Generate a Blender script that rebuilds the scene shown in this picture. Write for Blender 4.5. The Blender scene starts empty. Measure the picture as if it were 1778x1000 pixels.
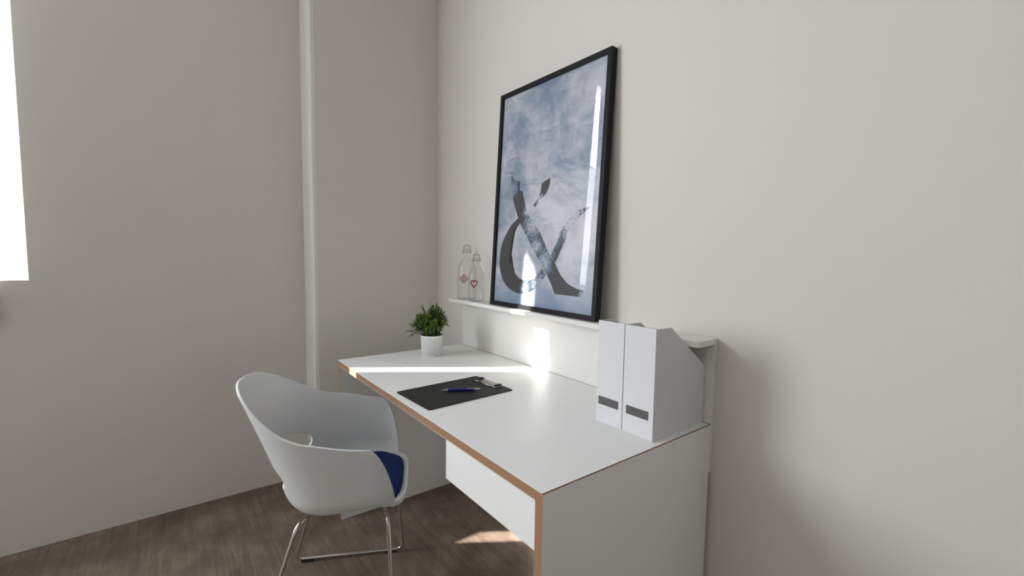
import bpy, bmesh, math, random
from mathutils import Vector, Matrix

# ------------------------------------------------------------ camera
SC = bpy.context.scene
COL = SC.collection
FPX, YAW, PITCH, ROLL = 780.672, 0.654896, 0.0769478, 0.0152422
CAM = Vector((0.666826, -0.601346, 1.245754))
_f = Vector((-math.cos(YAW)*math.cos(PITCH), math.sin(YAW)*math.cos(PITCH), -math.sin(PITCH)))
_r = Vector((math.sin(YAW), math.cos(YAW), 0)); _u = _r.cross(_f)
_r2 = _r*math.cos(ROLL) + _u*math.sin(ROLL); _u2 = -_r*math.sin(ROLL) + _u*math.cos(ROLL)
cd = bpy.data.cameras.new('camera'); cam = bpy.data.objects.new('camera', cd); COL.objects.link(cam)
cd.sensor_fit = 'HORIZONTAL'; cd.sensor_width = 36; cd.lens = 36*FPX/1778; cd.clip_start = 0.02
cam.matrix_world = Matrix(((_r2.x, _u2.x, -_f.x, CAM.x), (_r2.y, _u2.y, -_f.y, CAM.y), (_r2.z, _u2.z, -_f.z, CAM.z), (0, 0, 0, 1)))
SC.camera = cam

# ------------------------------------------------------------ light and exposure
vs = SC.view_settings
vs.view_transform = 'Standard'; vs.look = 'None'; vs.gamma = 1.0; vs.use_curve_mapping = False
vs.exposure = 0.08
w = bpy.data.worlds.new('sky'); SC.world = w; w.use_nodes = True
w.node_tree.nodes['Background'].inputs[0].default_value = (0.75, 0.86, 1.0, 1)
w.node_tree.nodes['Background'].inputs[1].default_value = 3.0
EL = math.radians(31.5)
SUN = Vector((0.551*math.cos(EL), 0.835*math.cos(EL), -math.sin(EL)))
sd = bpy.data.lights.new('sun', 'SUN'); so = bpy.data.objects.new('sun', sd); COL.objects.link(so)
sd.energy = 26.0; sd.angle = math.radians(0.6); sd.color = (1.0, 0.965, 0.91)
so.rotation_euler = SUN.to_track_quat('-Z', 'Y').to_euler(); so.location = (-4, -5, 5)

def area(name, loc, sx, sz, power, color, aim=(0, 1, 0)):
    d = bpy.data.lights.new(name, 'AREA'); o = bpy.data.objects.new(name, d); COL.objects.link(o)
    d.shape = 'RECTANGLE'; d.size = sx; d.size_y = sz; d.energy = power; d.color = color
    o.location = loc; o.rotation_euler = Vector(aim).to_track_quat('-Z', 'Y').to_euler()
    return o
WX = -1.93                                           # inner face of the window wall, left of the step
area('daylight_through_curtain', (WX+0.10, -2.05, 1.64), 1.50, 1.30, 82.0, (0.90, 0.95, 1.0), (1, 0, 0))
area('skylight_through_gap', (WX-0.10, -1.225, 2.54), 0.35, 0.66, 16.0, (0.92, 0.97, 1.0), (1, 0, 0))
area('houses_light_through_gap', (WX-0.10, -1.225, 1.68), 0.35, 1.04, 6.5, (0.98, 0.98, 1.0), (1, 0, 0))

# ------------------------------------------------------------ helpers
def link(name, bm, mats, parent=None, smooth=False, rn=True):
    if rn: bmesh.ops.recalc_face_normals(bm, faces=bm.faces)
    me = bpy.data.meshes.new(name); bm.to_mesh(me); bm.free()
    for m in (mats if isinstance(mats, (list, tuple)) else [mats]): me.materials.append(m)
    if smooth:
        for p in me.polygons: p.use_smooth = True
    o = bpy.data.objects.new(name, me); COL.objects.link(o)
    if parent: o.parent = parent
    return o
def empty(name, loc, label, cat, rz=0.0, group=None):
    o = bpy.data.objects.new(name, None); COL.objects.link(o); o.empty_display_size = 0.05
    o.location = loc; o.rotation_euler = (0, 0, rz); o['label'] = label; o['category'] = cat
    if group: o['group'] = group
    return o
def box(bm, a, b, mi=0):
    x0, y0, z0 = a; x1, y1, z1 = b
    v = [bm.verts.new(p) for p in ((x0,y0,z0),(x1,y0,z0),(x1,y1,z0),(x0,y1,z0),(x0,y0,z1),(x1,y0,z1),(x1,y1,z1),(x0,y1,z1))]
    fs = []
    for q in ((3,2,1,0),(4,5,6,7),(0,1,5,4),(1,2,6,5),(2,3,7,6),(3,0,4,7)):
        f = bm.faces.new([v[i] for i in q]); f.material_index = mi; fs.append(f)
    return fs
def prism(bm, pts, mi=0):
    """pts: list of (lower/near ring), (upper/far ring) as two lists of 3D points"""
    a = [bm.verts.new(p) for p in pts[0]]; b = [bm.verts.new(p) for p in pts[1]]
    n = len(a); fs = [bm.faces.new(a[::-1]), bm.faces.new(b)]
    for i in range(n): fs.append(bm.faces.new((a[i], a[(i+1) % n], b[(i+1) % n], b[i])))
    for f in fs: f.material_index = mi
    return fs
def bevel(bm, w=0.001, seg=2):
    bmesh.ops.bevel(bm, geom=[e for e in bm.edges if len(e.link_faces) == 2 and e.calc_face_angle(0) > 0.5], offset=w, segments=seg, affect='EDGES', profile=0.5)
def tube(bm, pts, r, n=12, cap=True, close=False):
    P = [Vector(p) for p in pts]; R = r if isinstance(r, (list, tuple)) else [r]*len(P)
    t0 = (P[1]-P[0]).normalized(); up = Vector((0,0,1)) if abs(t0.z) < 0.9 else Vector((1,0,0))
    nrm = (up - t0*up.dot(t0)).normalized(); rings = []
    for i, p in enumerate(P):
        if close: t = (P[(i+1) % len(P)]-P[i-1]).normalized()
        else: t = (P[min(i+1, len(P)-1)]-P[max(i-1, 0)]).normalized()
        nrm = (nrm - t*nrm.dot(t)).normalized(); bn = t.cross(nrm)
        rings.append([bm.verts.new(p + (nrm*math.cos(2*math.pi*k/n)+bn*math.sin(2*math.pi*k/n))*R[i]) for k in range(n)])
    m = len(rings)
    for i in range(m if close else m-1):
        a, b = rings[i], rings[(i+1) % m]
        for k in range(n): bm.faces.new((a[k], a[(k+1) % n], b[(k+1) % n], b[k]))
    if cap and not close:
        bm.faces.new(rings[0][::-1]); bm.faces.new(rings[-1])
def round_path(pts, r, seg=6):
    P = [Vector(p) for p in pts]; out = [P[0]]
    for i in range(1, len(P)-1):
        a, b, c = P[i-1], P[i], P[i+1]
        d1 = (a-b); d2 = (c-b); rr = min(r, d1.length*0.45, d2.length*0.45)
        s = b + d1.normalized()*rr; e = b + d2.normalized()*rr
        for k in range(seg+1):
            t = k/seg; out.append(s*(1-t)**2 + b*2*t*(1-t) + e*t**2)
    out.append(P[-1]); return out
def lathe(bm, prof, n=40, c=(0, 0, 0)):
    rings = []
    for r, z in prof:
        if r < 1e-6: rings.append([bm.verts.new((c[0], c[1], c[2]+z))])
        else: rings.append([bm.verts.new((c[0]+r*math.cos(2*math.pi*k/n), c[1]+r*math.sin(2*math.pi*k/n), c[2]+z)) for k in range(n)])
    for a, b in zip(rings, rings[1:]):
        for k in range(n):
            k2 = (k+1) % n
            if len(a) == 1 and len(b) == 1: continue
            if len(a) == 1: bm.faces.new((a[0], b[k2], b[k]))
            elif len(b) == 1: bm.faces.new((a[k], a[k2], b[0]))
            else: bm.faces.new((a[k], a[k2], b[k2], b[k]))

# ------------------------------------------------------------ materials
def mat(name, col=(0.8, 0.8, 0.8), rough=0.5, metal=0.0, spec=0.5, **kw):
    m = bpy.data.materials.new(name); m.use_nodes = True
    b = m.node_tree.nodes['Principled BSDF']
    b.inputs['Base Color'].default_value = (*col, 1); b.inputs['Roughness'].default_value = rough
    b.inputs['Metallic'].default_value = metal; b.inputs['Specular IOR Level'].default_value = spec
    for k, v in kw.items(): b.inputs[k.replace('_', ' ')].default_value = v
    return m
class NT:
    def __init__(s, m): s.t = m.node_tree; s.b = s.t.nodes.get('Principled BSDF')
    def n(s, typ, **kw):
        x = s.t.nodes.new(typ)
        for k, v in kw.items():
            if hasattr(x, k): setattr(x, k, v)
            else: x.inputs[k.replace('_', ' ')].default_value = v
        return x
    def l(s, a, b): s.t.links.new(a, b)
    def math(s, op, a, b=0.0, clamp=False):
        x = s.t.nodes.new('ShaderNodeMath'); x.operation = op; x.use_clamp = clamp
        for i, v in enumerate((a, b)):
            if isinstance(v, (int, float)): x.inputs[i].default_value = v
            else: s.l(v, x.inputs[i])
        return x.outputs[0]
    def mix(s, f, a, b):
        x = s.t.nodes.new('ShaderNodeMix'); x.data_type = 'RGBA'
        for i, v in ((0, f), (6, a), (7, b)):
            if isinstance(v, (int, float)): x.inputs[i].default_value = v
            elif isinstance(v, tuple): x.inputs[i].default_value = (*v, 1)
            else: s.l(v, x.inputs[i])
        return x.outputs[2]
    def ramp(s, f, stops):
        x = s.t.nodes.new('ShaderNodeValToRGB'); e = x.color_ramp.elements
        while len(e) < len(stops): e.new(0.5)
        for i, (p, c) in enumerate(stops): e[i].position = p; e[i].color = (*c, 1)
        s.l(f, x.inputs[0]); return x.outputs[0]
    def obj(s): return s.n('ShaderNodeTexCoord').outputs['Object']
    def noise(s, vec, scale, detail=4, rough=0.5, dist=0.0):
        x = s.n('ShaderNodeTexNoise', Scale=scale, Detail=detail, Roughness=rough, Distortion=dist); s.l(vec, x.inputs['Vector']); return x.outputs[0]
    def mapping(s, vec, scale=(1,1,1), rot=(0,0,0), loc=(0,0,0)):
        x = s.n('ShaderNodeMapping'); x.inputs['Scale'].default_value = scale; x.inputs['Rotation'].default_value = rot; x.inputs['Location'].default_value = loc
        s.l(vec, x.inputs['Vector']); return x.outputs[0]
    def sep(s, vec):
        x = s.n('ShaderNodeSeparateXYZ'); s.l(vec, x.inputs[0]); return x.outputs
    def bump(s, h, strength=0.2, dist=0.01):
        x = s.n('ShaderNodeBump', Strength=strength, Distance=dist); s.l(h, x.inputs['Height']); s.l(x.outputs[0], s.b.inputs['Normal']); return x

def paint(name, col, rough=0.85, bs=0.12):
    m = mat(name, col, rough, spec=0.25); t = NT(m); o = t.obj()
    t.l(t.mix(t.noise(o, 1.3, 3), tuple(c*0.97 for c in col), tuple(min(1, c*1.03) for c in col)), t.b.inputs['Base Color'])
    t.bump(t.noise(o, 90, 3), bs, 0.002); return m
M_wall = paint('wall_paint', (0.705, 0.675, 0.63))
M_ceil = paint('ceiling_paint', (0.66, 0.65, 0.63))
def laminate(name, col, rough=0.42):
    m = mat(name, col, rough, spec=0.35); t = NT(m)
    t.bump(t.noise(t.obj(), 260, 2), 0.03, 0.001); return m
M_lam = laminate('white_laminate', (0.83, 0.83, 0.815))
M_lam_shelf = laminate('white_shelf_lacquer', (0.78, 0.77, 0.74), 0.45)
M_step_lit = laminate('step_face_lightened', (0.90, 0.90, 0.89), 0.4)  # whiter than the wall: brighter light on the step face, put into colour
def ply(name, axis, off):
    m = mat(name, (0.5, 0.3, 0.17), 0.6); t = NT(m); s = t.sep(t.obj())
    lay = t.math('DIVIDE', t.math('SUBTRACT', s[axis], off), 0.0036)
    wob = t.math('MULTIPLY', t.noise(t.mapping(t.obj(), (9, 9, 9)), 1.0, 3), 0.2)
    fr = t.math('FRACT', t.math('ADD', lay, wob))
    col = t.ramp(fr, [(0.0, (0.085, 0.036, 0.020)), (0.20, (0.12, 0.050, 0.026)), (0.34, (0.43, 0.23, 0.125)), (0.66, (0.58, 0.36, 0.22)), (0.84, (0.36, 0.18, 0.095)), (1.0, (0.085, 0.036, 0.020))])
    g = t.noise(t.mapping(t.obj(), (60, 60, 60) if axis == 2 else (60, 60, 25)), 6, 4)
    t.l(t.mix(t.math('MULTIPLY', g, 0.3), col, (0.26, 0.115, 0.052)), t.b.inputs['Base Color'])
    t.bump(fr, 0.15, 0.0006); return m
M_plyh = ply('plywood_edge_horizontal', 2, 0.75); M_plyv = ply('plywood_edge_vertical', 0, 0.0)
M_plyd = mat('plywood_line', (0.20, 0.10, 0.05), 0.6)

def floor_mat():
    m = mat('wood_look_floor', (0.14, 0.1, 0.08), 0.42, spec=0.4); t = NT(m); o = t.obj()
    r = t.mapping(o, (1, 1, 1), (0, 0, math.radians(38)))
    br = t.n('ShaderNodeTexBrick', Scale=1.0, Mortar_Size=0.0012, Brick_Width=1.2, Row_Height=0.19, Mortar_Smooth=0.2)
    t.l(r, br.inputs['Vector']); br.offset = 0.37
    br.inputs['Color1'].default_value = (1, 1, 1, 1); br.inputs['Color2'].default_value = (0.90, 0.90, 0.90, 1); br.inputs['Mortar'].default_value = (0.6, 0.6, 0.6, 1)
    g = t.noise(t.mapping(o, (2.2, 34, 8), (0, 0, math.radians(38))), 1.6, 6, 0.6, 0.6)
    blot = t.noise(o, 5.5, 4, 0.6)
    f = t.math('ADD', t.math('MULTIPLY', g, 0.40), t.math('MULTIPLY', blot, 0.62))
    c = t.ramp(f, [(0.34, (0.095, 0.068, 0.050)), (0.52, (0.175, 0.130, 0.098)), (0.70, (0.30, 0.235, 0.19))])
    mul = t.n('ShaderNodeMix', data_type='RGBA', blend_type='MULTIPLY'); mul.inputs[0].default_value = 1
    t.l(c, mul.inputs[6]); t.l(br.outputs['Color'], mul.inputs[7]); t.l(mul.outputs[2], t.b.inputs['Base Color'])
    t.bump(f, 0.08, 0.002); return m
M_floor = floor_mat()
M_black = mat('black_frame_lacquer', (0.010, 0.010, 0.012), 0.5, spec=0.18)
M_backing = mat('frame_backing', (0.25, 0.2, 0.15), 0.8)
M_card = paint('white_cardboard', (0.69, 0.69, 0.71), 0.7, 0.05)
M_label = mat('dark_grey_label', (0.085, 0.08, 0.08), 0.6)
M_chair = mat('white_chair_plastic', (0.70, 0.715, 0.72), 0.38); t = NT(M_chair); t.bump(t.noise(t.obj(), 300, 2), 0.05, 0.0006)
M_chrome = mat('chrome', (0.62, 0.60, 0.58), 0.12, 1.0)
M_rubber = mat('black_rubber', (0.015, 0.015, 0.015), 0.7)
M_blue = mat('blue_felt', (0.012, 0.028, 0.115), 0.95, spec=0.08, Sheen_Weight=0.05); t = NT(M_blue)
nz = t.noise(t.obj(), 420, 3); t.l(t.mix(nz, (0.007, 0.020, 0.095), (0.012, 0.034, 0.145)), t.b.inputs['Base Color']); t.bump(nz, 0.5, 0.0015)
M_clip = mat('black_clipboard_cover', (0.016, 0.016, 0.016), 0.55, spec=0.3); t = NT(M_clip); t.bump(t.noise(t.obj(), 500, 2), 0.25, 0.0008)
M_pen = mat('blue_pen_barrel', (0.008, 0.014, 0.16), 0.25)
M_steel = mat('satin_steel', (0.60, 0.57, 0.52), 0.28, 1.0)
M_wire = mat('dark_wire', (0.06, 0.06, 0.06), 0.35, 0.9)
M_red = mat('red_enamel', (0.22, 0.001, 0.006), 0.5, spec=0.15)
M_soil = mat('dark_soil', (0.02, 0.014, 0.01), 0.95)
M_curtain = mat('white_curtain', (0.75, 0.75, 0.73), 0.9); 
def pot_mat():
    m = mat('white_patterned_ceramic', (0.70, 0.70, 0.70), 0.45); t = NT(m); s = t.sep(t.obj())
    ang = t.math('ARCTAN2', s[1], s[0]); u = t.math('MULTIPLY', ang, 22/(2*math.pi)*2); v = t.math('MULTIPLY', s[2], 150)
    a = t.math('ABSOLUTE', t.math('SINE', t.math('MULTIPLY', t.math('ADD', u, v), math.pi/2)))
    b = t.math('ABSOLUTE', t.math('SINE', t.math('MULTIPLY', t.math('SUBTRACT', u, v), math.pi/2)))
    k = t.math('MINIMUM', a, b); band = t.math('MULTIPLY', t.math('LESS_THAN', s[2], 0.094), t.math('GREATER_THAN', s[2], 0.006))
    line = t.math('MULTIPLY', t.math('LESS_THAN', k, 0.30), band)
    t.l(t.mix(line, (0.76, 0.76, 0.77), (0.36, 0.36, 0.36)), t.b.inputs['Base Color'])
    t.bump(t.math('MULTIPLY', k, band), 0.5, 0.002); return m
M_pot = pot_mat()
def leaf_mat():
    m = mat('green_leaf', (0.04, 0.1, 0.02), 0.5, spec=0.35); t = NT(m); s = t.sep(t.obj())
    n = t.noise(t.obj(), 38, 2)
    c = t.ramp(n, [(0.30, (0.008, 0.024, 0.008)), (0.48, (0.028, 0.070, 0.014)), (0.62, (0.16, 0.25, 0.03))])
    t.l(c, t.b.inputs['Base Color']); return m
M_leaf = leaf_mat()
def thin_glass(name, ior, tint, rough=0.0, wave=0.0, edge=None):
    m = bpy.data.materials.new(name); m.use_nodes = True; t = NT(m); nt = m.node_tree
    for x in list(nt.nodes): nt.nodes.remove(x)
    out = t.n('ShaderNodeOutputMaterial'); tr = t.n('ShaderNodeBsdfTransparent'); gl = t.n('ShaderNodeBsdfGlossy', Roughness=rough)
    tr.inputs[0].default_value = (*tint, 1)
    if edge:
        lw = t.n('ShaderNodeLayerWeight', Blend=0.5); t.l(t.mix(t.math('MULTIPLY', t.math('SUBTRACT', lw.outputs['Facing'], 0.62), 2.6, True), tint, edge), tr.inputs[0])
    fr = t.n('ShaderNodeFresnel', IOR=ior); geo = t.n('ShaderNodeNewGeometry'); t.l(t.math('ADD', t.math('MULTIPLY', geo.outputs['Backfacing'], 1/ior-ior), ior), fr.inputs['IOR']); mx = t.n('ShaderNodeMixShader')
    t.l(fr.outputs[0], mx.inputs[0]); t.l(tr.outputs[0], mx.inputs[1]); t.l(gl.outputs[0], mx.inputs[2]); t.l(mx.outputs[0], out.inputs[0])
    if wave:
        bp = t.n('ShaderNodeBump', Strength=wave, Distance=0.004); t.l(t.noise(t.mapping(t.obj(), (5.0, 1, 1.2)), 1.6, 2), bp.inputs['Height'])
        t.l(bp.outputs[0], gl.inputs['Normal'])
    return m
M_pane = thin_glass('clear_acrylic_sheet', 1.58, (0.97, 0.98, 0.98), 0.015, 0.03)
M_bottle = thin_glass('bottle_glass', 1.45, (0.965, 0.97, 0.965), edge=(0.30, 0.32, 0.31))
M_window = thin_glass('window_glass', 1.45, (0.98, 0.98, 0.98))
# blue grey painterly print
def poster_mat():
    m = mat('cloudy_blue_grey_print', (0.4, 0.43, 0.5), 0.45, spec=0.5); t = NT(m); o = t.obj(); s = t.sep(o)
    big = t.noise(t.mapping(o, (1, 1, 1.3), (0, 0.6, 0)), 2.6, 6, 0.62, 1.1)
    fine = t.noise(t.mapping(o, (1.2, 1, 2.4), (0, 0.5, 0)), 9, 6, 0.7, 0.9)
    f = t.math('ADD', t.math('MULTIPLY', big, 0.72), t.math('MULTIPLY', fine, 0.28))
    c = t.ramp(f, [(0.37, (0.20, 0.27, 0.36)), (0.44, (0.35, 0.39, 0.48)), (0.51, (0.52, 0.515, 0.595)), (0.62, (0.68, 0.655, 0.72))])
    low = t.math('SUBTRACT', 1.0, t.math('MULTIPLY', s[2], 6.5), True)       # bluer paint wash along the bottom
    low = t.math('MULTIPLY', low, t.math('ADD', fine, 0.35), True)
    c2 = t.mix(low, c, (0.13, 0.23, 0.38))
    teal = t.math('MULTIPLY', t.math('SUBTRACT', t.noise(t.mapping(o, (1.6, 1, 3.5), (0, -0.5, 0), (3, 0, 2)), 3.2, 7, 0.7, 1.6), 0.56), 7.0, True)
    band = t.math('SUBTRACT', 1.0, t.math('MULTIPLY', t.math('ABSOLUTE', t.math('SUBTRACT', s[2], 0.62)), 4.2), True)
    c3 = t.mix(t.math('MULTIPLY', teal, band), c2, (0.10, 0.19, 0.26))
    t.l(c3, t.b.inputs['Base Color']); t.bump(fine, 0.25, 0.002); return m
M_print = poster_mat()
def amp_mat():
    m = bpy.data.materials.new('worn_black_ink'); m.use_nodes = True; t = NT(m); b = t.b; b.inputs['Roughness'].default_value = 0.45
    o = t.obj(); s = t.sep(o)
    # worn band running diagonally through the crossing of the strokes, plus the thin arm and upper hook
    def blob(x, z, r):
        dx = t.math('SUBTRACT', s[0], x); dz = t.math('SUBTRACT', s[2], z)
        d = t.math('SQRT', t.math('ADD', t.math('MULTIPLY', dx, dx), t.math('MULTIPLY', dz, dz)))
        return t.math('SUBTRACT', 1.0, t.math('DIVIDE', d, r), True)
    w = blob(0.27, 0.36, 0.13)
    for a in ((0.235, 0.42, 0.075), (0.36, 0.21, 0.10), (0.30, 0.27, 0.08), (0.50, 0.36, 0.20), (0.31, 0.46, 0.055), (0.24, 0.09, 0.06), (0.33, 0.12, 0.09), (0.12, 0.53, 0.08), (0.58, 0.09, 0.04)):
        w = t.math('MAXIMUM', w, blob(*a))
    n = t.noise(o, 95, 6, 0.85)
    holes = t.math('MULTIPLY', t.math('SUBTRACT', t.math('ADD', n, t.math('MULTIPLY', w, 0.34)), 0.69), 14, True)
    n2 = t.noise(t.mapping(o, (1, 1, 1), (0, 0, 0), (5, 5, 5)), 28, 5, 0.7)
    blue = t.math('MULTIPLY', t.math('SUBTRACT', t.math('ADD', n2, t.math('MULTIPLY', w, 0.62)), 0.74), 5, True)
    t.l(t.mix(blue, (0.034, 0.034, 0.038), (0.10, 0.19, 0.29)), b.inputs['Base Color'])
    tr = t.n('ShaderNodeBsdfTransparent'); mx = t.n('ShaderNodeMixShader'); out = t.t.nodes['Material Output']
    t.l(holes, mx.inputs[0]); t.l(b.outputs[0], mx.inputs[1]); t.l(tr.outputs[0], mx.inputs[2]); t.l(mx.outputs[0], out.inputs[0])
    return m
M_ink = amp_mat()

# ------------------------------------------------------------ room
X0, X1, Y0, Y1, ZC = WX, 2.8, -3.2, 0.6762, 3.1
def struct(name, bm, m): o = link(name, bm, m); o['kind'] = 'structure'; return o
bm = bmesh.new(); box(bm, (X0-0.2, Y0-0.2, -0.1), (X1+0.2, Y1+0.2, 0)); struct('floor', bm, M_floor)
bm = bmesh.new(); box(bm, (X0-0.2, Y0-0.2, ZC), (X1+0.2, Y1+0.2, ZC+0.1)); struct('ceiling', bm, M_ceil)
bm = bmesh.new(); box(bm, (X0-0.2, Y1, 0), (X1+0.2, Y1+0.2, ZC)); struct('wall_back', bm, M_wall)
bm = bmesh.new(); box(bm, (X0-0.2, Y0-0.2, 0), (X1+0.2, Y0, ZC)); struct('wall_front', bm, M_wall)
bm = bmesh.new(); box(bm, (X1, Y0, 0), (X1+0.2, Y1, ZC)); struct('wall_right', bm, M_wall)
# window wall: the opening starts just outside the photograph
WYA, WYB, WZ0, WZ1 = -2.80, -1.042, 1.11, 2.86
bm = bmesh.new(); box(bm, (X0-0.12, Y0, 0), (X0, WYA, ZC)); box(bm, (X0-0.12, WYB, 0), (X0, -0.008, ZC))
box(bm, (X0-0.12, WYA, 0), (X0, WYB, WZ0)); box(bm, (X0-0.12, WYA, WZ1), (X0, WYB, ZC)); struct('wall_left', bm, M_wall)
bm = bmesh.new(); fs = box(bm, (X0-0.12, -0.008, 0), (-1.726, Y1, ZC))
bmesh.ops.bevel(bm, geom=[e for e in bm.edges if abs(e.verts[0].co.z-e.verts[1].co.z) > 1 and e.verts[0].co.y < 0 and e.verts[0].co.x > -1.8], offset=0.006, segments=3, affect='EDGES')
struct('wall_step', bm, M_wall)
bm = bmesh.new()
for y in (WYA, -2.0, WYB-0.03): box(bm, (X0-0.11, y, WZ0), (X0-0.07, y+0.03, WZ1))
struct('window_1', bm, M_lam_shelf)
bm = bmesh.new(); box(bm, (-3.0, -4.0, 3.65), (X0-0.2, 1.2, 3.80)); struct('sun_blocker', bm, M_wall)     # added unseen slab outside, cuts the high sun above the window
bm = bmesh.new(); box(bm, (X0+0.001, -0.016, 0), (-1.734, -0.0082, ZC)); struct('step_lit_facing', bm, M_step_lit)  # thin facing added so the step face looks more strongly lit
def curtain(y0, y1, z0, z1, label, x=X0+0.03):
    bm = bmesh.new(); n = max(8, int((y1-y0)/0.008)); rows = []
    for z in [z0] + [2.05+0.05*j for j in range(15)] + [z1]:
        ye = y1 + 0.035*max(0, min(1, (z-2.10)/0.70))**1.5          # the free edge leans over towards the rail
        rows.append([bm.verts.new((x+0.010*math.sin(2*math.pi*(y0+(y1-y0)*i/n)/0.085), y0+(ye-y0)*i/n, z)) for i in range(n+1)])
    for a, b in zip(rows, rows[1:]):
        for i in range(n): bm.faces.new((a[i], a[i+1], b[i+1], b[i]))
    o = link('curtain', bm, M_curtain, smooth=True); s = o.modifiers.new('thickness', 'SOLIDIFY'); s.thickness = 0.003
    o['label'] = label; o['category'] = 'curtain'
curtain(-2.95, -1.1325, 0.95, 2.95, 'white curtain drawn across the window, leaving a narrow sunny gap')

# ------------------------------------------------------------ desk
L, D, H, T = 1.4133, 0.6599, 0.75, 0.0245
desk = empty('desk', (-L/2, D/2, 0), 'white laminate desk with plywood edges, hanging drawer and raised back shelf', 'desk')
OX, OY = L/2, -D/2                                    # desk parts are built with the world origin at its right front corner
def dpart(name, bm, m, **k):
    o = link(name, bm, m, desk, **k); o.location = (OX, OY, 0); return o
c = 0.0022
bm = bmesh.new()
def slab(bm, prof, y0, y1, mats_):
    """extrude an x/z profile from y0 to y1; mats_ = (front, back, [per side])"""
    a = [bm.verts.new((x, y0, z)) for x, z in prof]; b = [bm.verts.new((x, y1, z)) for x, z in prof]
    f = bm.faces.new(a); f.material_index = mats_[0]; f = bm.faces.new(b[::-1]); f.material_index = mats_[1]
    n = len(a)
    for i in range(n):
        f = bm.faces.new((a[i], b[i], b[(i+1) % n], a[(i+1) % n])); f.material_index = mats_[2][i]
e = 0.0
slab(bm, [(-L+c, H), (-L+T, H-T), (-T, H-T), (-c, H)], 0.0, D, (1, 1, [0, 0, 0, 0]))
dpart('tabletop', bm, [M_lam, M_plyh])
for s in (0, 1):
    X = (lambda x: x) if s == 0 else (lambda x: -L-x)
    bm = bmesh.new()
    pr = [(X(-c), H-0.0002), (X(0), H-c), (X(0), 0), (X(-T), 0), (X(-T), H-T-0.0002)]
    slab(bm, pr, 0.0, D, (1, 1, [2, 0, 0, 0, 0]))
    dpart('side_panel', bm, [M_lam, M_plyv, M_plyd])
# thin white laminate skins show as fine lines on the front edge
bm = bmesh.new(); box(bm, (-L+0.004, -0.0004, H-0.0010), (-0.004, 0.0, H)); box(bm, (-L+T, -0.0004, H-T), (-T, 0.0, H-T+0.0008)); dpart('laminate_edge', bm, M_lam)
# hanging drawer
DZ1, DZ0, DX0, DX1 = H-T-0.003, 0.611, -0.4111, -T-0.001
bm = bmesh.new(); box(bm, (DX0, 0.002, DZ0), (DX1, 0.018, DZ1)); bevel(bm, 0.0008)
dr = dpart('drawer', bm, M_lam)
bm = bmesh.new(); box(bm, (DX0+0.006, 0.018, DZ0+0.004), (DX1-0.006, 0.50, DZ1-0.002)); o = link('drawer_body', bm, M_lam, dr)
# board rising behind the desk, shelf on top of it
BZ0, SZ0, SZ1, SY = 0.601, 0.9885, 1.0053, 0.574
bm = bmesh.new(); box(bm, (-L, D, BZ0), (0, Y1-0.0008, SZ1)); bevel(bm, 0.0008, 1); dpart('back_board', bm, M_lam_shelf)
bm = bmesh.new(); box(bm, (-L, SY, SZ0), (0, D, SZ1)); bevel(bm, 0.0008, 1); dpart('shelf', bm, M_lam_shelf)
# shadow gap line where the desk top meets the board
bm = bmesh.new(); box(bm, (-L+0.002, D-0.0012, H), (-0.002, D-0.0001, H+0.0012)); dpart('joint_strip', bm, M_plyd)

# ------------------------------------------------------------ picture
FW, FH, FD, FB = 0.655, 0.962, 0.028, 0.019
al = math.atan2(0.0495, 0.96)
pic = empty('framed_poster', (-1.065, 0.598+0.0, SZ1+0.0015), 'large black framed poster with a worn ampersand leaning against the wall on the shelf', 'picture')
pic.rotation_euler = (-al, 0, 0)                      # local x = width, y = depth into the wall, z = up
bm = bmesh.new()
o_ = [(0, 0), (FW, 0), (FW, FH), (0, FH)]; i_ = [(FB, FB), (FW-FB, FB), (FW-FB, FH-FB), (FB, FH-FB)]
for k in range(4):
    a, b, c2, d = o_[k], o_[(k+1) % 4], i_[(k+1) % 4], i_[k]
    prism(bm, ([(x, 0, z) for x, z in (a, b, c2, d)], [(x, FD, z) for x, z in (a, b, c2, d)]))
bmesh.ops.remove_doubles(bm, verts=bm.verts, dist=1e-5)
link('frame', bm, M_black, pic)
bm = bmesh.new(); box(bm, (FB-0.002, 0.010, FB-0.002), (FW-FB+0.002, 0.013, FH-FB+0.002)); pr_ = link('print', bm, M_print, pic)
bm = bmesh.new(); box(bm, (0.004, 0.014, 0.004), (FW-0.004, FD-0.002, FH-0.004)); link('backing', bm, M_backing, pic)
bm = bmesh.new(); NG = 60; rows = []                                    # the acrylic sheet bows forward slightly and falls back to its edge
for z in (FB, FH-FB): rows.append([bm.verts.new((FB+(FW-2*FB)*i/NG, 0.0035 + 0.0045*max(0, (i/NG-0.60)/0.40)**2, z)) for i in range(NG+1)])
for i in range(NG): bm.faces.new((rows[0][i], rows[0][i+1], rows[1][i+1], rows[1][i]))
link('glazing', bm, M_pane, pic, smooth=True)
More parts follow.
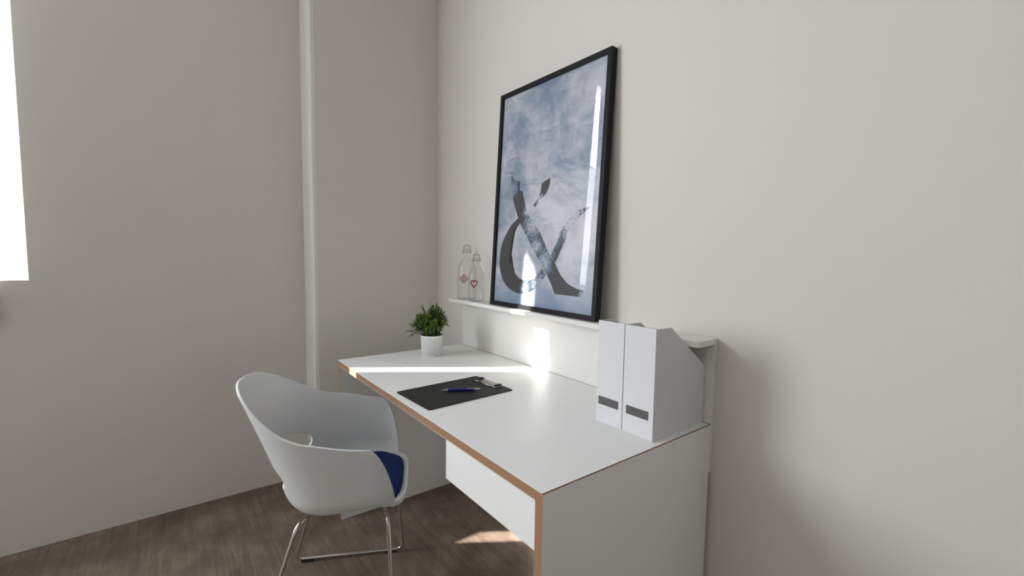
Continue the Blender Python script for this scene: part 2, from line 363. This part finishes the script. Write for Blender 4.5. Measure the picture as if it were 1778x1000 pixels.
AMP = [
[(0.103,0.5899),(0.1292,0.5619),(0.1702,0.5536),(0.1549,0.5343),(0.1649,0.5123),(0.1877,0.51),(0.2132,0.4491),(0.2392,0.4029),(0.3137,0.3325),(0.3868,0.2338),(0.4175,0.2087),(0.444,0.1715),(0.4879,0.1331),(0.5415,0.1122),(0.5809,0.1061),(0.5814,0.0811),(0.4288,0.0817),(0.3907,0.137),(0.2961,0.2426),(0.1836,0.3712),(0.1678,0.3943),(0.1214,0.481),(0.1348,0.5011),(0.1046,0.5469)],
[(0.1678,0.3943),(0.1238,0.3666),(0.08,0.3174),(0.0537,0.2663),(0.0466,0.2069),(0.061,0.1481),(0.0937,0.1057),(0.1448,0.0765),(0.2038,0.0655),(0.2425,0.07),(0.2896,0.0839),(0.3426,0.1244),(0.3726,0.1542),(0.3438,0.1884),(0.3381,0.1737),(0.3052,0.1422),(0.2698,0.1268),(0.2263,0.1257),(0.1916,0.1364),(0.1542,0.1665),(0.1332,0.2017),(0.1225,0.2518),(0.1298,0.302),(0.1552,0.3441),(0.1836,0.3712)],
[(0.3747,0.2077),(0.3916,0.2338),(0.4206,0.2787),(0.4398,0.3225),(0.4515,0.3441),(0.4928,0.3762),(0.5328,0.4041),(0.5885,0.415),(0.5814,0.4056),(0.539,0.3798),(0.4884,0.3274),(0.4657,0.2846),(0.4384,0.2345),(0.414,0.1959),(0.3878,0.1692)],
[(0.3636,0.5472),(0.3353,0.5377),(0.3113,0.5273),(0.3089,0.498),(0.2913,0.4665),(0.2654,0.4432),(0.2787,0.4341),(0.317,0.4643),(0.3446,0.4879),(0.3614,0.5185)]]
bm = bmesh.new()
for k, pl in enumerate(AMP):
    n = len(pl); pts = []
    for i in range(n):                                # Catmull-Rom smoothing that keeps sharp corners
        p0, p1, p2, p3 = (Vector(pl[(i+j) % n]) for j in (-1, 0, 1, 2))
        a1 = (p1-p0).angle(p2-p1, 0); a2 = (p2-p1).angle(p3-p2, 0)
        m1 = Vector((0, 0)) + (p2-p1) if a1 > 0.75 else (p2-p0)*0.5
        m2 = Vector((0, 0)) + (p2-p1) if a2 > 0.75 else (p3-p1)*0.5
        for q in range(5):
            t_ = q/5; h00 = 2*t_**3-3*t_**2+1; h10 = t_**3-2*t_**2+t_; h01 = -2*t_**3+3*t_**2; h11 = t_**3-t_**2
            pts.append(p1*h00 + m1*h10 + p2*h01 + m2*h11)
    yy = 0.0097 - 0.00012*k
    f = bm.faces.new([bm.verts.new((p.x, yy, p.y)) for p in pts])
bmesh.ops.triangulate(bm, faces=bm.faces[:])
link('ampersand', bm, M_ink, pic)

# ------------------------------------------------------------ magazine files
def magazine_file(x0, x1, y0, label, lx, tilt=0.0):
    W_, Dp, Hh, t_ = x1-x0, 0.250, 0.303, 0.0025
    r = empty('magazine_file', ((x0+x1)/2, y0+Dp/2, H+0.0003), label, 'magazine file', tilt, 'white cardboard magazine files')
    hw = W_/2; ya = -Dp/2; yb = Dp/2
    prof = [(ya+t_, 0), (yb, 0), (yb, 0.170), (ya+0.068, Hh-0.001), (ya+t_, Hh-0.001)]
    for sx in (-1, 1):
        bm = bmesh.new(); xo, xi = sx*hw, sx*(hw-t_)
        prism(bm, ([(xo, y, z) for y, z in prof], [(xi, y, z) for y, z in prof])); bevel(bm, 0.0004, 1); link('side', bm, M_card, r)
    bm = bmesh.new(); box(bm, (-hw, ya, 0), (hw, ya+t_, Hh)); bevel(bm, 0.0005, 2); link('front', bm, M_card, r)
    bm = bmesh.new(); box(bm, (-hw+t_, yb-t_, t_), (hw-t_, yb, 0.169)); link('back', bm, M_card, r)
    bm = bmesh.new(); box(bm, (-hw+t_, ya+t_, 0), (hw-t_, yb-t_, t_)); link('bottom', bm, M_card, r)
    lc = (lx[0]-(x0+x1)/2, lx[1]-(x0+x1)/2)
    bm = bmesh.new(); box(bm, (lc[0], ya-0.0006, 0.0535), (lc[1], ya, 0.0775)); link('label_plate', bm, M_label, r)['label'] = 'dark grey blank label strip'
magazine_file(-0.222, -0.1275, 0.4075, 'white magazine file on the desk, the one nearer the framed poster', (-0.2145, -0.1405))
magazine_file(-0.1245, -0.0245, 0.4075, 'white magazine file on the desk, nearest its right edge, broad side showing', (-0.113, -0.039))

# ------------------------------------------------------------ clipboard and pen
cb = empty('clipboard', (-0.7015, 0.2015, H), 'black clipboard with silver clip lying on the white desk', 'clipboard', math.radians(2.5))
bm = bmesh.new(); w2, l2 = 0.1150, 0.1725
pts = []
for sx, sy, a0 in ((1, 1, 0), (-1, 1, 90), (-1, -1, 180), (1, -1, 270)):
    for k in range(6):
        a = math.radians(a0+k*18); pts.append((sx*(w2-0.008)+0.008*math.cos(a), sy*(l2-0.008)+0.008*math.sin(a)))
prism(bm, ([(x, y, 0.0002) for x, y in pts], [(x, y, 0.0032) for x, y in pts])); bevel(bm, 0.0006, 2); link('board', bm, M_clip, cb)
clipy = 0.150
cl = bpy.data.objects.new('clip', None)
bm = bmesh.new()                                     # pressed metal plate, curved in section
prof = [(-0.020, 0.0045), (-0.014, 0.0075), (-0.004, 0.0095), (0.006, 0.0090), (0.014, 0.0055)]
rows = [[bm.verts.new((sx*0.052, clipy+y, z)) for y, z in prof] for sx in (-1, -0.5, 0.5, 1)]
for a, b in zip(rows, rows[1:]):
    for k in range(4): bm.faces.new((a[k], a[k+1], b[k+1], b[k]))
cl = link('clip', bm, M_steel, cb, smooth=True); sm = cl.modifiers.new('thickness', 'SOLIDIFY'); sm.thickness = 0.0012; cl['label'] = 'silver metal clip'
bm = bmesh.new()
for sx in (-1, 1):
    tube(bm, round_path([(sx*0.036, clipy-0.022, 0.006), (sx*0.064, clipy-0.020, 0.006), (sx*0.066, clipy+0.012, 0.008), (sx*0.046, clipy+0.014, 0.010)], 0.006), 0.0016, 8)
tube(bm, [(-0.064, clipy-0.021, 0.0055), (0.064, clipy-0.021, 0.0055)], 0.0014, 8)
link('wire_lever', bm, M_steel, cl, smooth=True)
for sx in (-1, 1):
    bm = bmesh.new(); box(bm, (sx*0.056-0.007, clipy-0.014, 0.0032), (sx*0.056+0.007, clipy+0.012, 0.0125))
    bevel(bm, 0.002, 2); link('corner_cap', bm, M_rubber, cl)
pa, pb = Vector((-0.718, 0.153, 0.7592)), Vector((-0.651, 0.275, 0.7592))
pen = empty('pen', pa, 'blue ballpoint pen with silver tip lying on the clipboard', 'pen', math.atan2(pb.y-pa.y, pb.x-pa.x)-math.pi/2)
PL = (pb-pa).length
def pen_part(name, prof, m, parent=None):
    bm = bmesh.new(); lathe(bm, prof, 20)
    for v in bm.verts: v.co = Vector((v.co.x, v.co.z, v.co.y))
    return link(name, bm, m, parent or pen, smooth=True)
pen_part('barrel', [(0.0, 0.022), (0.0044, 0.022), (0.0052, 0.028)] + [(0.0052+0.0004*math.sin(k*1.6), 0.030+k*0.0018) for k in range(14)] + [(0.0052, 0.058), (0.0054, 0.09), (0.0052, 0.118), (0.0, 0.118)], M_pen)
pen_part('tip', [(0.0, 0.0), (0.0006, 0.0), (0.0010, 0.004), (0.0026, 0.012), (0.0044, 0.022), (0.0, 0.022)], M_steel)['label'] = 'silver pen tip'
pen_part('cap_end', [(0.0, 0.118), (0.0052, 0.118), (0.0050, 0.127), (0.0034, 0.128), (0.0032, PL-0.002), (0.0, PL)], M_steel)
bm = bmesh.new(); box(bm, (0.003, 0.088, 0.0040), (0.0058, 0.126, 0.0058)); bevel(bm, 0.0006, 1); link('pocket_clip', bm, M_steel, pen)

# ------------------------------------------------------------ bottles
def to_cam_angle(x, y): return math.atan2(CAM.y-y, CAM.x-x)
def bottle(x, y, r, h, label, deco):
    b = empty('swing_top_bottle', (x, y, SZ1+0.0005), label, 'bottle', 0, 'swing-top bottles on the shelf')
    s = h/0.275; nk = 0.0135 if h > 0.25 else 0.0125
    hb = h*0.55; hn = h*0.845
    outer = [(0.0, 0.001), (r*0.80, 0.001), (r*0.96, 0.003), (r, 0.010), (r, hb*0.5), (r, hb)]
    for k in range(1, 9):
        t_ = k/8; outer.append((nk+(r-nk)*(0.5+0.5*math.cos(math.pi*t_**0.95)), hb+(hn-hb)*t_))
    outer += [(nk, h*0.90), (nk+0.002, h*0.905), (nk+0.002, h*0.93), (nk-0.001, h*0.935)]
    inner = [(rr-0.003, zz) for rr, zz in outer[::-1] if rr > 0.006 and zz > 0.006]
    inner[-1] = (r-0.006, 0.009)
    bm = bmesh.new(); lathe(bm, outer, 48); link('glass', bm, M_bottle, b, smooth=True)
    bm = bmesh.new(); lathe(bm, [(0.0, h*0.925), (nk-0.003, h*0.925), (nk-0.002, h*0.94), (nk+0.0015, h*0.945), (nk, h*0.965), (nk*0.55, h*0.985), (0.0, h*0.988)], 28); link('stopper', bm, M_bottle, b, smooth=True)
    # wire bail: neck ring, two side arms and the bow over the stopper
    bm = bmesh.new(); ca = to_cam_angle(x, y)+math.pi/2; cx_, cy_ = math.cos(ca), math.sin(ca); q = nk+0.0035
    ring = [(q*math.cos(a), q*math.sin(a), h*0.865) for a in [2*math.pi*k/24 for k in range(24)]]; tube(bm, ring, 0.0011, 6, close=True)
    ring = [(nk*1.05*math.cos(a), nk*1.05*math.sin(a), h*0.905) for a in [2*math.pi*k/24 for k in range(24)]]; tube(bm, ring, 0.0008, 6, close=True)
    pth = [(-cx_*(q+0.003), -cy_*(q+0.003), h*0.86), (-cx_*(q+0.001), -cy_*(q+0.001), h*0.93), (-cx_*q*0.85, -cy_*q*0.85, h*0.996), (cx_*q*0.85, cy_*q*0.85, h*0.996), (cx_*(q+0.001), cy_*(q+0.001), h*0.93), (cx_*(q+0.003), cy_*(q+0.003), h*0.86)]
    tube(bm, round_path(pth, 0.006), 0.0011, 6)
    for sg in (-1, 1): tube(bm, [(sg*cx_*q, sg*cy_*q, h*0.90), (sg*cx_*(q+0.004), sg*cy_*(q+0.004), h*0.855), (sg*cx_*q*0.9, sg*cy_*q*0.9, h*0.85)], 0.0012, 6)
    link('wire_bail', bm, M_wire, b, smooth=True)
    # enamel motif wrapped on the glass, facing the room
    bm = bmesh.new(); a0 = to_cam_angle(x, y)
    def wrap(p, off): a = a0 + p[0]/r + off; return ((r+0.0006)*math.cos(a), (r+0.0006)*math.sin(a), p[1])
    for poly, off, rad in deco: tube(bm, [wrap(p, off) for p in poly], rad, 6, close=True)
    link('enamel_motif', bm, M_red, b, smooth=True)['label'] = 'red painted outline motif'
def heart(cx_, cz, s, rot=0.0, n=28):
    out = []
    for k in range(n):
        a = 2*math.pi*k/n; hx = 16*math.sin(a)**3/17; hz = (13*math.cos(a)-5*math.cos(2*a)-2*math.cos(3*a)-math.cos(4*a))/15
        out.append((cx_+s*(hx*math.cos(rot)-hz*math.sin(rot)), cz+s*(hx*math.sin(rot)+hz*math.cos(rot))))
    return out
zc = 0.107
d1 = [(heart(0.0135*math.sin(-k*math.pi/2), zc+0.0145*math.cos(k*math.pi/2), 0.0082, k*math.pi/2), -0.36, 0.0015) for k in range(4)]
for k in range(4):
    a = math.pi/4+k*math.pi/2; d1.append(([(0.013*math.cos(a)+0.0016*math.cos(b_), zc+0.013*math.sin(a)+0.0016*math.sin(b_)) for b_ in [0, 1.57, 3.14, 4.71]], -0.36, 0.0011))
d1.append(([(0.0016*math.cos(b_), zc+0.0016*math.sin(b_)) for b_ in [0, 1.57, 3.14, 4.71]], -0.36, 0.0015))
bottle(-1.315, 0.625, 0.0455, 0.279, 'taller clear swing-top bottle with a red four-heart flower, on the shelf end', d1)
hp = [(p[0]*0.88, p[1]) for p in heart(0, 0.0905, 0.0185)]
bottle(-1.204, 0.612, 0.0375, 0.232, 'shorter clear swing-top bottle with a single red heart, nearer the poster', [(hp, -0.30, 0.0025)])

# ------------------------------------------------------------ potted plant
random.seed(11)
PX, PY = -1.262, 0.398
plant = empty('potted_plant', (PX, PY, H), 'small bushy green plant in a white diamond-patterned pot on the desk', 'plant')
bm = bmesh.new(); lathe(bm, [(0.0, 0.0003), (0.046, 0.0003), (0.048, 0.003), (0.0535, 0.094), (0.0545, 0.100), (0.052, 0.1005), (0.0505, 0.094), (0.0495, 0.080), (0.0, 0.080)], 56); link('pot', bm, M_pot, plant, smooth=True)
bm = bmesh.new(); lathe(bm, [(0.0, 0.0805), (0.049, 0.0805), (0.049, 0.088), (0.0, 0.094)], 32); link('soil', bm, M_soil, plant, smooth=True)
lf, st = bmesh.new(), bmesh.new()
def leaf(base, d, ln, wd, droop):
    d = d.normalized(); side = d.cross(Vector((random.uniform(-.6, .6), random.uniform(-.6, .6), 1))).normalized(); up = side.cross(d)
    n = 5; Lr, Cr, Rr = [], [], []
    for k in range(n+1):
        t_ = k/n; p = base + d*ln*t_ + up*(-droop*ln*t_*t_); w_ = wd*math.sin(math.pi*min(1, t_*0.93+0.07))**0.8
        Lr.append(lf.verts.new(p - side*w_ + up*w_*0.35)); Cr.append(lf.verts.new(p)); Rr.append(lf.verts.new(p + side*w_ + up*w_*0.35))
    for k in range(n):
        lf.faces.new((Lr[k], Cr[k], Cr[k+1], Lr[k+1])); lf.faces.new((Cr[k], Rr[k], Rr[k+1], Cr[k+1]))
rv = Vector((0.609, 0.793, 0))
def stem(b, tip, sag, nl, ln):
    pts = []
    for k in range(9):
        t_ = k/8; p = b.lerp(tip, t_); p.z += sag*4*t_*(1-t_); pts.append(p)
    tube(st, pts, [0.0011*(1-0.5*k/8) for k in range(9)], 5)
    for j in range(nl):
        t_ = 0.28+0.72*(j+random.random()*0.6)/nl; t_ = min(t_, 1); i = min(7, int(t_*8)); p = pts[i].lerp(pts[i+1], t_*8-i)
        ax = (pts[i+1]-pts[i]).normalized(); rd = Vector((random.gauss(0, 1), random.gauss(0, 1), random.gauss(0, .6)))
        rd = (rd - ax*rd.dot(ax)).normalized()
        leaf(p, ax*random.uniform(.7, 1.3)+rd*0.75, ln*random.uniform(.7, 1.15), random.uniform(.0026, .0038), random.uniform(-.1, .25))
    leaf(pts[-1], (pts[-1]-pts[-2]), ln, 0.0026, 0.05)
for k in range(135):
    a = random.uniform(0, 2*math.pi); rr = 0.040*math.sqrt(random.random()); b = Vector((rr*math.cos(a), rr*math.sin(a), 0.085))
    sp = random.uniform(0.0, 1.0)**0.7; out = 0.074*sp; hgt = 0.135*math.sqrt(max(0, 1-0.75*sp*sp))*random.uniform(.75, 1.05)
    if (math.cos(a)*rv.x+math.sin(a)*rv.y) < -0.2: out *= 1.2; hgt *= 0.86
    stem(b, Vector((out*math.cos(a), out*math.sin(a), 0.090+hgt)), 0.010*sp, 9, 0.027)
for lat, zz in ((-0.118, 0.112), (-0.108, 0.085), (-0.098, 0.100), (-0.095, 0.135), (0.068, 0.165), (0.070, 0.148)):
    fwd = random.uniform(-.02, .02); p = rv*lat + Vector((-0.79, 0.607, 0))*fwd
    stem(rv*(0.03 if lat > 0 else -0.03)+Vector((0, 0, 0.088)), Vector((p.x, p.y, zz)), 0.02, 9, 0.023)
stem(Vector((0, 0, 0.088)), Vector((rv.x*-0.006, rv.y*-0.006, 0.245)), 0.0, 7, 0.018)
stem(Vector((0.01, 0.01, 0.088)), Vector((rv.x*0.024, rv.y*0.024, 0.238)), 0.0, 10, 0.020)
stem(Vector((-0.01, -0.01, 0.088)), Vector((rv.x*-0.040, rv.y*-0.040, 0.225)), 0.0, 10, 0.022)
fo = link('foliage', lf, M_leaf, plant, rn=False); link('stems', st, M_leaf, fo, smooth=True)

# ------------------------------------------------------------ armchair
ch = empty('armchair', (-0.815, -0.04, 0), 'white plastic tub armchair with blue seat pad and chrome sled base at the desk', 'chair', math.atan2(0.9, 0.44))
# local x = forward, y = to the far side, z = up
CX = -0.10; SZ = 0.462
def sstep(a, b, x): t_ = max(0, min(1, (x-a)/(b-a))); return t_*t_*(3-2*t_)
def sup(th, af, ab, bw, n=2.7):
    c_, s_ = math.cos(th), math.sin(th); a = af if c_ > 0 else ab
    if n == 2.7: n = 2.2 if c_ < 0 else 2.2+1.8*sstep(0, 0.5, c_)
    return (abs(c_/a)**n + abs(s_/bw)**n)**(-1/n)
def wall_h(th):
    th = (th+math.pi) % (2*math.pi) - math.pi; d = abs(math.degrees(th))
    fr = max(0, min(1, (d-47)/(70-47))); fr = 1-(1-fr)**1.7
    return fr*(0.202 + 0.030*sstep(66, 118, d) + 0.135*sstep(108, 172, d))
NTH, NF, NW = 300, 10, 52
HOLE = (0.170, 0.058, 0.548)                          # half width, half height, centre height
def shell_pt(th, k, off=0.0):
    B = sup(th, 0.202, 0.175, 0.218); R_ = sup(th, 0.200, 0.325, 0.256); h = wall_h(th)
    fl = 1 - 0.18*sstep(40, 66, abs(math.degrees((th+math.pi) % (2*math.pi) - math.pi)))
    if k <= NF: r = B*fl*k/NF; z = SZ - 0.006*(1-(k/NF)**2) - (0.012*(k/NF)**6 if fl > 0.95 else 0.012*(k/NF)**6*max(0, (fl-0.82)/0.18))
    else:
        w_ = (k-NF)/NW; hh = w_*h; x = min(1, hh/0.05); cur = math.sqrt(max(0, 1-(1-x)**2))
        r = B*fl + B*(1-fl)*cur + (R_-B)*(hh/max(0.2, h))**1.1; z = SZ + hh - (0.012*max(0, (fl-0.82)/0.18))*(1-w_)
    x_ = CX+r*math.cos(th); z -= 0.085*max(0, 0.10-x_)*(1 if k <= NF else 1-(k-NF)/NW)
    return Vector((x_, r*math.sin(th), z))
bm = bmesh.new(); LT = bm.verts.layers.float.new('ang'); LK = bm.verts.layers.float.new('row')
cen = bm.verts.new((CX, 0, SZ-0.006-0.017)); rings = []
for k in range(1, NF+NW+1):
    rw = []
    for i in range(NTH):
        th = 2*math.pi*(i+0.5)/NTH-math.pi; v = bm.verts.new(shell_pt(th, k)); v[LT] = th; v[LK] = k; rw.append(v)
    rings.append(rw)
for i in range(NTH): bm.faces.new((cen, rings[0][i], rings[0][(i+1) % NTH]))
for a, b in zip(rings, rings[1:]):
    for i in range(NTH): bm.faces.new((a[i], b[i], b[(i+1) % NTH], a[(i+1) % NTH]))
bmesh.ops.remove_doubles(bm, verts=bm.verts, dist=1e-5)
def hv(co): return math.sqrt((co.y/HOLE[0])**2 + ((co.z-HOLE[2])/HOLE[1])**2) if co.x < CX-0.05 else 9
dele = [f for f in bm.faces if hv(f.calc_center_median()) < 1]
bmesh.ops.delete(bm, geom=dele, context='FACES')
KC = NF + 0.5*NW*0.6
for kk in range(NF*10, (NF+NW)*10):
    if shell_pt(math.pi, kk/10).z >= HOLE[2]: KC = kk/10; break
for v in bm.verts:                                    # settle the rim of the hole exactly on its oval
    if v.is_boundary and 0.5 < hv(v.co) < 1.6 and v.co.x < CX-0.05:
        th = v[LT]; th = th if th > 0 else th+2*math.pi; dt, dk = th-math.pi, v[LK]-KC; lo, hi = 0.3, 1.8
        for _ in range(24):
            m_ = (lo+hi)/2; p = shell_pt(math.pi+dt*m_, KC+dk*m_)
            if hv(p) < 1: lo = m_
            else: hi = m_
        v.co = shell_pt(math.pi+dt*lo, KC+dk*lo)
shell = link('shell', bm, M_chair, ch, smooth=True)
sm = shell.modifiers.new('thickness', 'SOLIDIFY'); sm.thickness = 0.007; sm.offset = -1
bv = shell.modifiers.new('edge', 'BEVEL'); bv.width = 0.002; bv.segments = 2; bv.limit_method = 'ANGLE'; bv.angle_limit = math.radians(50)
# seat pad, cut from thick felt and lying on the curve of the shell
def shell_z(th, r):
    lo, hi = 0.0, float(NF+NW)
    for _ in range(26):
        m_ = (lo+hi)/2; p = shell_pt(th, m_) if m_ > 0.01 else Vector((CX, 0, SZ)); q = math.hypot(p.x-CX, p.y)
        if q < r: lo = m_
        else: hi = m_
    return shell_pt(th, lo).z
bm = bmesh.new(); rings = []; NP = 120
for s_, z in [(0.25, 0.0165), (0.5, 0.0165), (0.7, 0.016), (0.85, 0.0155), (0.95, 0.0145), (0.99, 0.012), (1.0, 0.008), (0.99, 0.003), (0.95, 0.0015)]:
    rw = []
    for i in range(NP):
        th = 2*math.pi*(i+0.5)/NP-math.pi; r = sup(th, 0.185, 0.150, 0.196, 3.8 if abs(th) < 1.57 else 2.6)*s_
        rw.append(bm.verts.new((CX+r*math.cos(th), r*math.sin(th), shell_z(th, r)+z)))
    rings.append(rw)
bm.faces.new(rings[0])
for a, b in zip(rings, rings[1:]):
    for i in range(NP): bm.faces.new((a[i], b[i], b[(i+1) % NP], a[(i+1) % NP]))
bm.faces.new(rings[-1]); link('seat_pad', bm, M_blue, ch, smooth=True)['label'] = 'dark blue felt seat pad'
for sg in (-1, 1):
    bm = bmesh.new()
    pth = [(0.02, sg*0.10, 0.424), (0.045, sg*0.200, 0.429), (0.073, sg*0.262, 0.012), (-0.345, sg*0.265, 0.012), (-0.225, sg*0.165, 0.407), (-0.20, sg*0.09, 0.407)]
    tube(bm, round_path(pth, 0.032, 8), 0.0062, 14); lg = link('sled_leg', bm, M_chrome, ch, smooth=True); lg['label'] = 'chrome sled leg'
    for ux in (0.025, -0.30):
        bm = bmesh.new(); box(bm, (ux-0.022, sg*0.265-0.0075, 0.0), (ux+0.022, sg*0.265+0.0075, 0.0125)); bevel(bm, 0.002, 2); link('glide', bm, M_rubber, lg)
